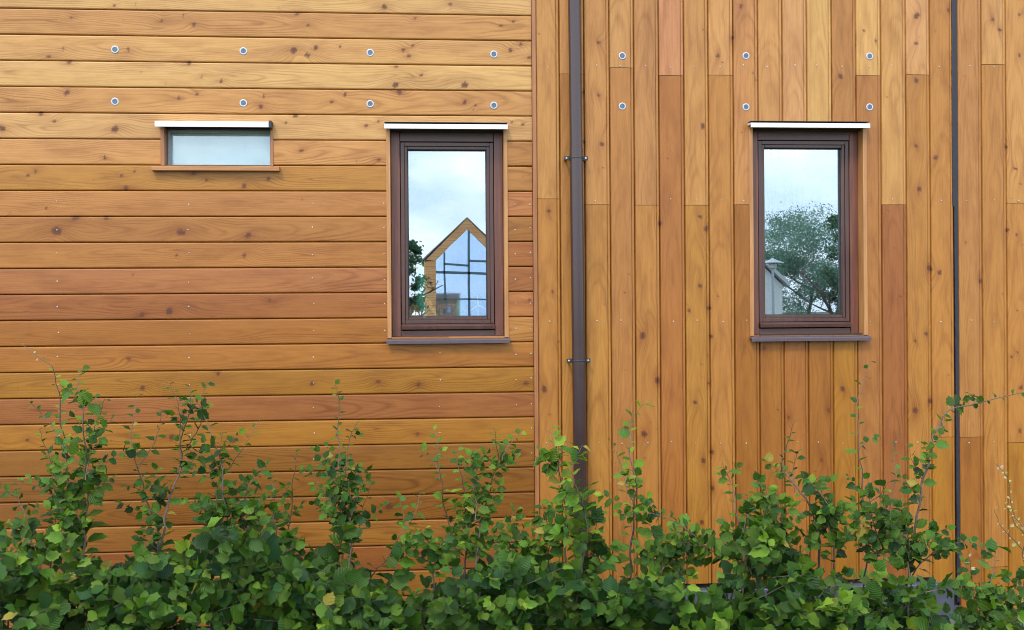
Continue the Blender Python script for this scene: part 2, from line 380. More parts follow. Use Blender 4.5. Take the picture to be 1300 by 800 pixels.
# shell of the building behind the facade
mb = MB(); YB = 5.0
mb.box(XL, XL+.2, .161, YB, 0, ZTOP, 0); mb.box(XR-.2, XR, .161, YB, 0, ZTOP, 0); mb.box(XL+.201, XR-.201, YB-.2, YB, 0, ZTOP, 0)
mb.box(XL+.201, XR-.201, .161, YB-.201, .0, .10, 0)
mb.box(XL+.201, XR-.201, .161, YB-.201, ZTOP-.6, ZTOP-.4, 0)
mb.box(P(420, 300).x, P(425, 300).x, .161, YB-.201, .101, ZTOP-.601, 0); mb.box(P(810, 300).x, P(820, 300).x, .161, YB-.201, .101, ZTOP-.601, 0)
mb.build('inner_wall', M['render'], bld)
mb = MB(); mb.box(XL-.1, XR+.1, -.06, YB+.1, ZTOP+.002, ZTOP+.16, .004); mb.build('roof', M['roofing'], bld)
# corner board between the two claddings
mb = MB(); mb.box(XT0, XT1-.001, -.012, .018, .07, ZTOP, .0025); mb.build('corner_board', M['corner'], bld)
# movement joint strip with a slightly ragged edge
bmj = bmesh.new(); rows = []
for i, z in enumerate(np.linspace(.08, ZTOP, 260)):
    py = 800-(z-.03)/3.3*800
    wl = P(1209.8+ (2.0 if z < 2.2 else 0) + .3*math.sin(z*2), 300).x + random.uniform(-.0012, .0012); wr = P(1216.7, 300).x + random.uniform(-.0004, .0004)
    rows.append((bmj.verts.new((wl, -.0022, z)), bmj.verts.new((wl+.004, -.0035, z)), bmj.verts.new((wr-.003, -.0035, z)), bmj.verts.new((wr, .004, z)), bmj.verts.new((wl, .012, z))))
for a, b in zip(rows[:-1], rows[1:]):
    for j in range(3): bmj.faces.new((a[j], a[j+1], b[j+1], b[j]))
    bmj.faces.new((a[4], a[0], b[0], b[4]))
mbj = MB(); mbj.add(bmj); mbj.build('joint_strip', M['strip'], bld)
# blue-grey plinth showing below the shorter boards
mb = MB(); mb.box(P(838, 300).x, P(1203, 300).x, -.05, .018, .0, P(1000, 744).z, .004); mb.build('plinth', M['plinth'], bld)
mb = MB(); mb.box(XL, P(837, 300).x, .0, .0184, .0, .0595, .0); mb.box(P(1204, 300).x, XR, .0, .0184, .0, .0595, .0); mb.build('base_strip', M['plinth'], bld)

# ------------------------------------------------------------------ windows
def window(op, label, pane_mat):
    x0, x1, z0, z1 = op
    LT = .0205                                   # thickness of the wooden lining
    a, b, c, d = x0+LT, x1-LT, z0, z1-.004       # clear opening
    g = MB()                                     # outer frame, a mesh that carries the rest
    YF, YG = .060, .099
    fw = .047; cz = c+.012
    g.box(a+.001, a+fw, YF, YF+.07, cz, d-.001, .002); g.box(b-fw, b-.001, YF, YF+.07, cz, d-.001, .002)
    wf = g.build('window', M['mah_v'], bld, True); tag(wf, label)
    h = MB(); h.box(a+fw+.0004, b-fw-.0004, YF+.0006, YF+.07, d-.055, d-.001, .002); h.build('head_rail', M['mah_h'], wf, True)
    h = MB(); h.box(a+fw+.0004, b-fw-.0004, YF+.0006, YF+.07, cz, cz+.030, .002); h.build('bottom_rail', M['mah_h'], wf, True)
    s = MB(); sx0, sx1, sz0, sz1 = a+fw+.003, b-fw-.003, cz+.065, d-.058
    for k, (w0, w1, yy) in enumerate([(0, .020, YF+.004), (.020, .036, YF+.012)]):
        X0, X1, Z0_, Z1_ = sx0+w0, sx1-w0, sz0+w0, sz1-w0; w = w1-w0
        s.box(X0, X0+w, yy, YG+.02, Z0_, Z1_, .0015); s.box(X1-w, X1, yy, YG+.02, Z0_, Z1_, .0015)
        s.box(X0+w, X1-w, yy+.0004, YG+.02, Z0_, Z0_+w, .0015); s.box(X0+w, X1-w, yy+.0004, YG+.02, Z1_-w, Z1_, .0015)
    s.build('sash', M['sash'], wf, True)
    e = .036
    gk = MB(); X0, X1, Z0_, Z1_ = sx0+e, sx1-e, sz0+e, sz1-e; w = .004
    gk.box(X0, X0+w, YG-.008, YG+.02, Z0_, Z1_, 0); gk.box(X1-w, X1, YG-.008, YG+.02, Z0_, Z1_, 0)
    gk.box(X0+w, X1-w, YG-.008, YG+.02, Z0_, Z0_+w, 0); gk.box(X0+w, X1-w, YG-.008, YG+.02, Z1_-w, Z1_, 0)
    gk.build('gasket', M['capdark'], wf)
    r = MB(); r.prof([(YF+.002, cz+.036), (YF-.018, cz+.036), (YF-.020, cz+.052), (YF+.002, cz+.063)], sx0-.001, sx1+.001)
    r.build('drip_rail', M['sash'], wf)
    p = MB(); p.box(X0+w, X1-w, YG, YG+.004, Z0_+w, Z1_-w, 0); pn = p.build('pane', pane_mat, wf)
    l = MB(); l.box(x0, a, -.006, .135, c+.004, z1-.002, .0015); l.box(b, x1, -.006, .135, c+.004, z1-.002, .0015); l.box(a, b, .004, .135, z1-.0035, z1+.010, 0)
    l.build('reveal_lining', M['trim_v'], wf)
    si = MB(); si.prof([(YF+.004, c+.014), (-.036, c-.004), (-.040, c-.008), (-.040, c-.024), (-.034, c-.024), (-.034, c-.012), (YF+.004, c-.010)], x0-.004, x1+.004)
    si.build('sill', M['sillmetal'], wf)
    dc = MB(); dc.prof([(.004, z1+.020), (-.052, z1+.012), (-.055, z1+.009), (-.055, z1-.012), (-.050, z1-.012), (-.050, z1+.004), (.004, z1+.004)], x0-.006, x1-.002)
    dc.build('drip_cap', M['cap'], wf)
    sl = MB(); sl.box(x0-.006, x1-.002, -.0505, .004, z1+.0212, z1+.0222, 0); sl.build('cap_seal', M['capdark'], wf)
    return wf, (X0+w, X1-w, Z0_+w, Z1_-w)
w1, G1 = window(OP1, 'brown framed window left of the downpipe reflecting a glazed gable', M['pane'])
w2, G2 = window(OP2, 'brown framed window in the vertical boards reflecting a tree', M['pane_b'])
# small horizontal window
x0, x1, z0, z1 = OPS; a, b, c, d = x0+.019, x1-.014, z0, z1-.004
fr = MB(); YF = .055
fr.box(a+.001, a+.014, YF, YF+.05, c+.001, d-.001, .0015); fr.box(b-.012, b-.001, YF, YF+.05, c+.001, d-.001, .0015)
fr.box(a+.0145, b-.0125, YF+.0005, YF+.05, d-.020, d-.001, .0015); fr.box(a+.0145, b-.0125, YF+.0005, YF+.05, c+.001, c+.006, .0010)
ws = fr.build('window', M['greyframe'], bld); tag(ws, 'small wide window with white frosted pane and wooden sill')
p = MB(); p.box(a+.0145, b-.0125, YF+.028, YF+.032, c+.006, d-.020, 0); p.build('pane', M['pane_s'], ws)
p = MB(); p.box(a+.002, b-.002, YF+.038, YF+.044, c+.004, d-.002, 0); p.build('blind', M['blind'], ws)
p = MB(); p.box(x0, a, -.005, .13, c+.004, z1-.002, .0015); p.box(b, x1, -.005, .13, c+.004, z1-.002, .0015); p.box(a, b, .004, .13, z1-.0035, z1+.010, 0); p.build('reveal_lining', M['corner'], ws)
p = MB(); p.prof([(YF+.004, c+.006), (-.030, c-.001), (-.034, c-.004), (-.034, c-.022), (.002, c-.024), (YF+.004, c-.010)], P(194.5, 214).x, P(355.5, 214).x); p.build('sill', M['trim_h'], ws)
p = MB(); p.prof([(.004, z1+.022), (-.050, z1+.014), (-.053, z1+.010), (-.053, z1-.014), (-.048, z1-.014), (-.048, z1+.006), (.004, z1+.006)], P(200, 160).x, P(343, 160).x); p.build('drip_cap', M['cap'], ws)
p = MB(); p.box(P(343.3, 160).x, P(346.5, 160).x, -.052, .004, z1-.016, z1+.020, .001); p.build('cap_end', M['capdark'], ws)

# ------------------------------------------------------------------ downpipe
YP = -.052; bot = P(745, 760, YP); top = P(728.0, -160, YP); xt = (P(729.2, 0, YP).x+P(736.2, 600, YP).x)/2
mb = MB()
zt, zb = ZTOP+.0, .10
joint_z = P(733, 196, YP).z
xa, xb_ = P(729.3, 20, YP), P(736.6, 610, YP)
fx = lambda z: xa.x+(xb_.x-xa.x)*(xa.z-z)/(xa.z-xb_.z)
mb.tube([(fx(z), YP, z) for z in (zt, 3.0, joint_z)], .0325, 28)
mb.tube([(fx(z), YP, z) for z in (joint_z+.03, 2.0, 1.0, zb)], .0345, 28)
dp = mb.build('downpipe', M['pipe'], bld, True); tag(dp, 'brown round rainwater downpipe with two brackets')
for px, py in ((729.5, 201), (732, 458)):
    q = P(px, py, YP); X = fx(q.z); mb = MB()
    mb.lathe([(.0352, -.004), (.0358, -.003), (.0358, .003), (.0352, .004)], (X, YP, q.z), seg=28)
    for s in (-1, 1):
        mb.box(X+s*.0475-.0135, X+s*.0475+.0135, -.050, -.046, q.z-.011, q.z+.011, .001)
        mb.box(X+s*.052-.004, X+s*.052+.004, -.046, .004, q.z-.008, q.z+.008, .001)
    br = mb.build('bracket', M['capdark'], dp, True)
    for s in (-1, 1):
        b2 = MB(); b2.lathe([(.0052, 0), (.0052, .002), (.003, .0035)], (X+s*.050, -.050, q.z), 'Y', 12); b2.build('screw', M['screw'], br, True)

# ------------------------------------------------------------------ vent plugs
ven = [(146,63),(309,65),(470,67),(627,69),(146,129),(309,131),(470,132),(627,134),(790,71),(947,71),(1104,71.5),(790,135),(947,136),(1104,136)]
proto = None
for i, (x, y) in enumerate(ven):
    q = P(x, y)
    if proto is None:
        mb = MB(); mb.lathe([(.0130, .0005), (.0130, .0016), (.0145, .0022), (.0178, .0020), (.0188, .0012), (.0190, -.002)], (0, 0, 0), 'Y', 28)
        ring = mb.build('vent', M['plugrim'], bld, True)
        mb = MB(); mb.lathe([(.0126, .0003), (.0126, .0012)], (0, 0, 0), 'Y', 24); hole = mb.build('vent_core', M['plughole'], ring)
        mb = MB()
        for k in range(-2, 3):
            wdt = math.sqrt(max(0, .0124**2-(k*.0046)**2))
            mb.box(-wdt, wdt, -.0020, -.0010, k*.0046-.0009, k*.0046+.0009, 0); mb.box(k*.0046-.0009, k*.0046+.0009, -.0018, -.0011, -wdt, wdt, 0)
        gr = mb.build('grille', M['pluggrille'], ring); proto = (ring, hole, gr)
        ring.location = (q.x, -.0008, q.z)
    else:
        r = proto[0].copy(); col.objects.link(r); r.parent = bld; r.location = (q.x, -.0008, q.z); r.rotation_euler = (0, random.uniform(0, 1.5), 0)
        for ch in proto[1:]:
            c2 = ch.copy(); col.objects.link(c2); c2.parent = r

# ------------------------------------------------------------------ screws
scr = []
def hz(k, x): # middle of horizontal board k
    return Z0-(k-.5)*PITCH
for k in range(8, 19):
    for xp in (72.5, 239.5, 397, 557):
        if 490 < xp < 646 and k < 14: continue
        if xp == 397 and k < 8: continue
        scr.append((P(xp, 300).x+random.uniform(-.004, .004), hz(k, 0)+random.uniform(-.012, .012)))
    if k >= 7: scr.append((P(654, 300).x, hz(k, 0)+random.uniform(-.006, .006)));
    if 8 <= k: scr.append((P(673, 300).x, hz(k, 0)+random.uniform(-.006, .006)))
    if k <= 13: scr.append((P(487.5, 300).x, hz(k, 0)+random.uniform(-.006, .006)))
for (i, xa_, xb2) in edges[:22]:
    mid = (xa_+xb2)/2-2
    if i > 22: continue
    for yy in (84, 254, 408, 562):
        if 950 < mid < 1100 and 150 < yy < 430: continue
        if i == 1: continue
        if random.random() < .12: continue
        q = P(mid, yy); scr.append((P(mid, 300).x+random.uniform(-.012, .012), q.z+random.uniform(-.006, .006)))
print('screws', len(scr))
mb = MB(); mb.lathe([(.0046, -.002), (.0046, .0014), (.0034, .0024), (.0014, .0024), (.0012, .0012)], (0, 0, 0), 'Y', 10)
s0 = mb.build('screw', M['screw'], bld)
random.Random(3).shuffle(scr)
for i, (x, z) in enumerate(scr[:100]):
    o = s0 if i == 0 else s0.copy()
    if i: col.objects.link(o); o.parent = bld
    o.location = (x, 0, z); sc_ = random.uniform(.6, .95); o.scale = (sc_, 1, sc_)
if len(scr) > 100:
    mb = MB()
    for x, z in scr[100:]: mb.lathe([(.004, -.002), (.004, .0014), (.003, .0024)], (x, 0, z), 'Y', 8)
    tag(mb.build('screw', M['screw'], bld), kind='stuff')
q = P(976, 580); mb = MB(); mb.lathe([(.0125, -.002), (.0125, .0012), (.011, .002), (.003, .0022)], (q.x, 0, q.z), 'Y', 16); mb.build('plug', M['greyframe'], bld, True)

# ------------------------------------------------------------------ things standing behind the left pane
def hx(px, py, y): return P(px, py, y)
Mg = NT('green_glass'); Mg = Mg.fin(Mg.n('BsdfPrincipled', {'Base Color': (.16, .60, .38, 1), 'Roughness': .15, 'Specular IOR Level': .6, 'Emission Strength': 0}).outputs[0])
Mst = trim_wood('dried_straw', (.80, .50, .20, 1), (.92, .68, .36, 1)); Mbk = trim_wood('bark_slice', (.60, .27, .10, 1), (.85, .48, .22, 1)); Mw = simple('white_enamel', (.75, .8, .78), .4)
sillz = G1[2]-.02
b0 = MB(); b0.box(G1[0]-.04, G1[1]+.04, 0.125, .34, sillz-.03, sillz, .002)
ib = b0.build('window_board', Mw, bld); YI = .16
q = P(536, 372, YI)
mb = MB(); mb.lathe([(.028, 0), (.034, .01), (.036, .07), (.034, .12), (.028, .16), (.022, .24), (.018, .27), (.017, .30), (.020, .305)], (q.x, YI, sillz+.001), seg=20)
tag(mb.build('glass_bottle', Mg, None, True), 'tall green bottle standing inside behind the left window pane', 'bottle')
q = P(583, 400, YI); mb = MB(); mb.lathe([(.014, 0), (.022, .01), (.024, .06), (.016, .085), (.012, .10), (.015, .105)], (q.x, YI, sillz+.001), seg=18)
tag(mb.build('glass_vase', Mg, None, True), 'small squat green glass vase on the inner window board', 'vase')
q = P(553, 400, YI-.03); mb = MB()
for i in range(16):
    t = i/15; base = Vector((q.x+.02+random.uniform(-.006, .006), YI-.03+random.uniform(-.01, .01), sillz+.004)); tip = Vector((q.x-.075+t*.055, YI-.03+random.uniform(-.01, .01), sillz+.115-.03*t*t+random.uniform(-.01, .01)))
    mb.tube([base, (base+tip)/2, tip], [.002, .0032, .005], 5)
tag(mb.build('straw_bundle', Mst), 'fan of dried pale straw stalks behind the left window pane', 'dried flowers')
mb = MB()
for i in range(26):
    c0 = Vector((q.x+.075+random.uniform(-.04, .05), YI+random.uniform(-.02, .02), sillz+.045)); r_ = random.uniform(.02, .045); pts = []
    a0 = random.uniform(0, 6); 
    for j in range(9): pts.append(c0+Vector((math.cos(a0+j*.45)*r_*1.2, math.sin(i)*.01, math.sin(a0+j*.45)*r_*.85)))
    mb.tube(pts, .0030, 5)
tag(mb.build('curly_twigs', Mbk), 'tangle of curled brown twigs behind the left window pane', 'dried twigs')
q = P(524, 400, YI-.04); mb = MB()
for k_, (dx, dz, r_) in enumerate([(0, .03, .045), (.045, .015, .032)]):
    t = bmesh.new(); bmesh.ops.create_cone(t, cap_ends=True, segments=22, radius1=r_, radius2=r_*.96, depth=.012)
    for v in t.verts: v.co = Matrix.Rotation(R(62-k_*10), 4, 'X') @ v.co + Vector((q.x+dx, YI-.035+k_*.012, sillz+r_*.92)); 
    mb.add(t)
tag(mb.build('wood_slices', Mbk), 'two round brown wood slices leaning at the left of the inner window board', 'wood slices')
q = P(607, 400, YI-.02); mb = MB(); hub = Vector((q.x, YI-.03, sillz+.075))
mb.lathe([(.016, 0), (.016, .004), (.0035, .006), (.0028, .075)], (q.x, YI-.02, sillz+.001), seg=14)
for k_ in range(3):
    an = R(90+120*k_+4); d_ = Vector((math.cos(an), 0, math.sin(an))); mb.tube([hub, hub+d_*.02, hub+d_*.055], [.0035, .005, .001], 6)
tag(mb.build('toy_windmill', Mw, None, True), 'small white three bladed ornament on a stem behind the left window pane', 'ornament')

# ------------------------------------------------------------------ ground
def gmat():
    k = NT('mown_grass'); tc = k.n('TexCoord').outputs['Object']
    n1 = k.noise(tc, .25, 5, .6); n2 = k.noise(tc, 30, 3, .7)
    c = k.mix(n1, (.030, .055, .016, 1), (.060, .090, .028, 1)); c = k.mix(k.ramp(n2, .4, .7, 0, .6), c, (.025, .04, .012, 1))
    return k.fin(k.n('BsdfPrincipled', {'Base Color': c, 'Roughness': .9}).outputs[0])
def sheet(name, x0, x1, y0, y1, z, mat):
    me = bpy.data.meshes.new(name); me.from_pydata([(x0, y0, z), (x1, y0, z), (x1, y1, z), (x0, y1, z)], [], [(0, 1, 2, 3)]); me.materials.append(mat)
    return tag(link(name, me), kind='structure')
sheet('ground', -600, 600, -900, 300, 0, gmat())
sheet('soil', -12, 12, -1.6, -.35, .004, simple('dark_soil', (.030, .021, .014), .95, 0, .4, 30, .6))
sheet('gravel_strip', -12, 12, -.35, -.0, .006, simple('grey_gravel', (.10, .095, .09), .9, 0, .45, 90, .6))
sheet('road', -80, 80, -14, -7.5, .004, simple('asphalt', (.055, .055, .058), .85, 0, .2, 60, .4))

# ------------------------------------------------------------------ hedge
def leafmat(name):
    k = NT(name)
    tone = k.n('Attribute', attribute_name='tone').outputs['Color']
    uv = k.n('Attribute', attribute_name='lu').outputs['Vector']
    s = k.n('SeparateXYZ', {0: uv}); x, y = s.outputs[0], s.outputs[1]
    ax = k.math('ABSOLUTE', x)
    v = k.math('SINE', k.math('MULTIPLY', k.math('SUBTRACT', y, k.math('MULTIPLY', ax, .55)), 62.0))
    vein = k.math('MULTIPLY', k.ramp(v, .72, 1.0), .45)
    mid = k.ramp(ax, .035, .0, 0, .6)
    ve = k.math('MAXIMUM', vein, mid)
    geo = k.n('NewGeometry'); pn = k.noise(geo.outputs['Position'], 38, 3, .6)
    c = k.mix(k.ramp(pn, .4, .75, 0, .35), tone, k.mix(1.0, tone, (.6, .75, .6, 1), 'MULTIPLY'))
    c = k.mix(k.math('MULTIPLY', ve, .5), c, k.mix(1.0, c, (1.7, 1.5, 1.4, 1), 'MULTIPLY'))
    c = k.mix(k.math('MULTIPLY', geo.outputs['Backfacing'], .45), c, k.mix(1.0, c, (1.5, 1.35, 1.6, 1), 'MULTIPLY'))
    b = k.n('Bump', {'Strength': .5, 'Distance': .0012, 'Height': v})
    p = k.n('BsdfPrincipled', {'Base Color': c, 'Roughness': .40, 'Specular IOR Level': .22, 'Normal': b.outputs[0]})
    tr = k.n('BsdfTranslucent', {0: k.mix(1.0, c, (1.25, 1.5, .55, 1), 'MULTIPLY')})
    ms = k.n('MixShader', {0: .22}); k.t.links.new(p.outputs[0], ms.inputs[1]); k.t.links.new(tr.outputs[0], ms.inputs[2])
    return k.fin(ms.outputs[0])
M['leaf'] = leafmat('hornbeam_leaf')
M['bark'] = simple('twig_bark', (.115, .085, .070), .7, 0, .3, 60, .4)
# leaf template: x across, y along (0..1), z up
YS = [0, .09, .24, .40, .56, .72, .86, 1.02]; WS = [0, .20, .335, .375, .345, .255, .125, 0]
def template():
    v = []; f = []; n = len(YS)
    for i, y in enumerate(YS): v.append((0, y, 0))
    L_, R_ = [], []
    for sgn, lst in ((-1, L_), (1, R_)):
        for i in range(1, n-1):
            lst.append(len(v)); v.append((sgn*WS[i]*(1.10 if i % 2 else .93), YS[i]+(.045 if i % 2 else -.015), 0))
    for lst, flip in ((L_, False), (R_, True)):
        def F_(*a): f.append(a[::-1] if flip else a)
        F_(0, 1, lst[0])
        for i in range(1, n-2): F_(i, i+1, lst[i], lst[i-1])
        F_(n-2, n-1, lst[-1])
    return np.array(v), f
TV, TF = template()
class Leaves:
    def __init__(s): s.rows = []
    def add(s, p, d, nrm, size, tone, curl=None, fold=None, wid=1.0):
        s.rows.append((p, d, nrm, size, tone, random.uniform(-.1, .55) if curl is None else curl, random.uniform(.05, .45) if fold is None else fold, wid))
    def build(s, name, parent, limit=None):
        n = len(s.rows)
        Pp = np.array([tuple(r[0]) for r in s.rows]); Dd = np.array([tuple(r[1]) for r in s.rows]); Nn = np.array([tuple(r[2]) for r in s.rows])
        S = np.array([r[3] for r in s.rows]); T = np.array([r[4] for r in s.rows]); Cu = np.array([r[5] for r in s.rows]); Fo = np.array([r[6] for r in s.rows]); Wd = np.array([r[7] for r in s.rows])
        Dd /= np.linalg.norm(Dd, axis=1, keepdims=True); X = np.cross(Dd, Nn); X /= np.linalg.norm(X, axis=1, keepdims=True)+1e-9; N2 = np.cross(X, Dd)
        tv = TV[None]; tx = tv[..., 0]*Wd[:, None]; ty = np.broadcast_to(tv[..., 1], tx.shape)
        wav = .04*np.sin(ty*9+S[:, None]*900+np.sign(tx)*1.3)*np.abs(tx)*3
        tz = np.abs(tx)*Fo[:, None] - Cu[:, None]*(ty**2)*.55 + wav
        V = Pp[:, None]+S[:, None, None]*(X[:, None]*tx[..., None]+Dd[:, None]*ty[..., None]+N2[:, None]*tz[..., None])
        nv = len(TV); V = V.reshape(-1, 3)
        tri = [t for t in TF if len(t) == 3]; qd = [t for t in TF if len(t) == 4]
        off = (np.arange(n)*nv)[:, None, None]
        q = (np.array(qd)[None]+off).reshape(-1, 4); t = (np.array(tri)[None]+off).reshape(-1, 3)
        me = bpy.data.meshes.new(name); me.vertices.add(len(V)); me.vertices.foreach_set('co', V.astype(np.float32).ravel())
        loops = np.concatenate([q.ravel(), t.ravel()]).astype(np.int32); me.loops.add(len(loops)); me.loops.foreach_set('vertex_index', loops)
        ls = np.concatenate([np.arange(len(q))*4, len(q)*4+np.arange(len(t))*3]).astype(np.int32)
        me.polygons.add(len(ls)); me.polygons.foreach_set('loop_start', ls); me.update(calc_edges=True)
        me.polygons.foreach_set('use_smooth', np.ones(len(ls), bool))
        a = me.attributes.new('tone', 'FLOAT_COLOR', 'POINT'); a.data.foreach_set('color', np.repeat(np.c_[T, np.ones(n)], nv, 0).astype(np.float32).ravel())
        lu = np.stack([np.broadcast_to(TV[None, :, 0], (n, nv)), ty, np.zeros((n, nv))], -1)
        a = me.attributes.new('lu', 'FLOAT_VECTOR', 'POINT'); a.data.foreach_set('vector', lu.astype(np.float32).ravel())
        me.materials.append(M['leaf']); return link(name, me, parent)
GREENS = [(.024, .074, .018), (.034, .095, .015), (.016, .060, .022), (.052, .125, .018), (.022, .076, .026), (.018, .058, .018), (.030, .088, .016), (.065, .135, .016)]
YOUNG = [(.120, .250, .028), (.170, .300, .034), (.085, .200, .036), (.230, .340, .045)]
PINK = [(.50, .42, .22), (.55, .38, .30), (.42, .45, .14)]
def leaftone(young):
    g = random.choice(GREENS); y = random.choice(YOUNG); f = max(0, min(1, young+random.uniform(-.25, .25))); v = random.uniform(.6, 1.3)
    if random.random() < .006: return (.32, .26, .05)
    return tuple((g[i]*.95*(1-f)+y[i]*f)*v*(.90, .88, .60)[i] for i in range(3))
def smooth(pts, n=6):
    pts = [Vector(p) for p in pts]; out = []
    ext = [pts[0]*2-pts[1]]+pts+[pts[-1]*2-pts[-2]]
    for i in range(1, len(ext)-2):
        for k in range(n):
            t = k/n; a, b, c, d = ext[i-1], ext[i], ext[i+1], ext[i+2]
            out.append(.5*((2*b)+(c-a)*t+(2*a-5*b+4*c-d)*t*t+(3*b-a-3*c+d)*t**3))
    out.append(pts[-1]); return out
def leaf_dir(axis, side, up=.3):
    s = axis.cross(Vector((0, -1, 0)))
    if s.length < .1: s = Vector((1, 0, 0))
    s.normalize(); a = random.uniform(-.9, .9)
    d = axis*random.uniform(.25, .8)+s*side*random.uniform(.6, 1.1)+Vector((0, -1, 0))*a*.7
    d.z += random.uniform(-.35, .15)
    return d.normalized()
def leaf_nrm(shoot=False):
    if shoot and random.random() < .7: return Vector((random.gauss(0, .4), -random.uniform(-.25, .45), 1)).normalized()
    n = Vector((random.gauss(0, .42), -random.uniform(.0, .8), random.uniform(.45, 1.0))) if random.random() < .6 else Vector((random.gauss(0, .4), -random.uniform(.5, 1.0), random.uniform(.1, .8)))
    return n.normalized()
def twig(lv, mb, p, d, L, r0, size, young, step=.026, droop=.3):
    n = max(3, int(L/.03)); pts = [p.copy()]; dd = d.normalized()
    for i in range(n):
        dd = (dd+Vector((random.gauss(0, .10), random.gauss(0, .10), random.gauss(0, .08)-droop*.05))).normalized(); pts.append(pts[-1]+dd*(L/n))
    mb.tube(pts, [max(.0006, r0*(1-.75*i/n)) for i in range(n+1)], 5, False)
    m_ = max(2, int(L/step)); side = random.choice((-1, 1))
    for j in range(m_):
        t = (j+.6)/m_; q = t*n; i = min(n-1, int(q)); pp = pts[i].lerp(pts[i+1], q-i); ax = (pts[i+1]-pts[i]).normalized()
        s = size*random.uniform(.5, 1.25)*(1-.35*t**3)
        lv.add(pp, leaf_dir(ax, side), leaf_nrm(), s, leaftone(young+.25*(t**3))); side = -side
    lv.add(pts[-1], (dd+Vector((0, -.2, -.1))).normalized(), leaf_nrm(), size*.7, leaftone(young+.3))

def SP(px, py, S): return P(px, py, S-D)
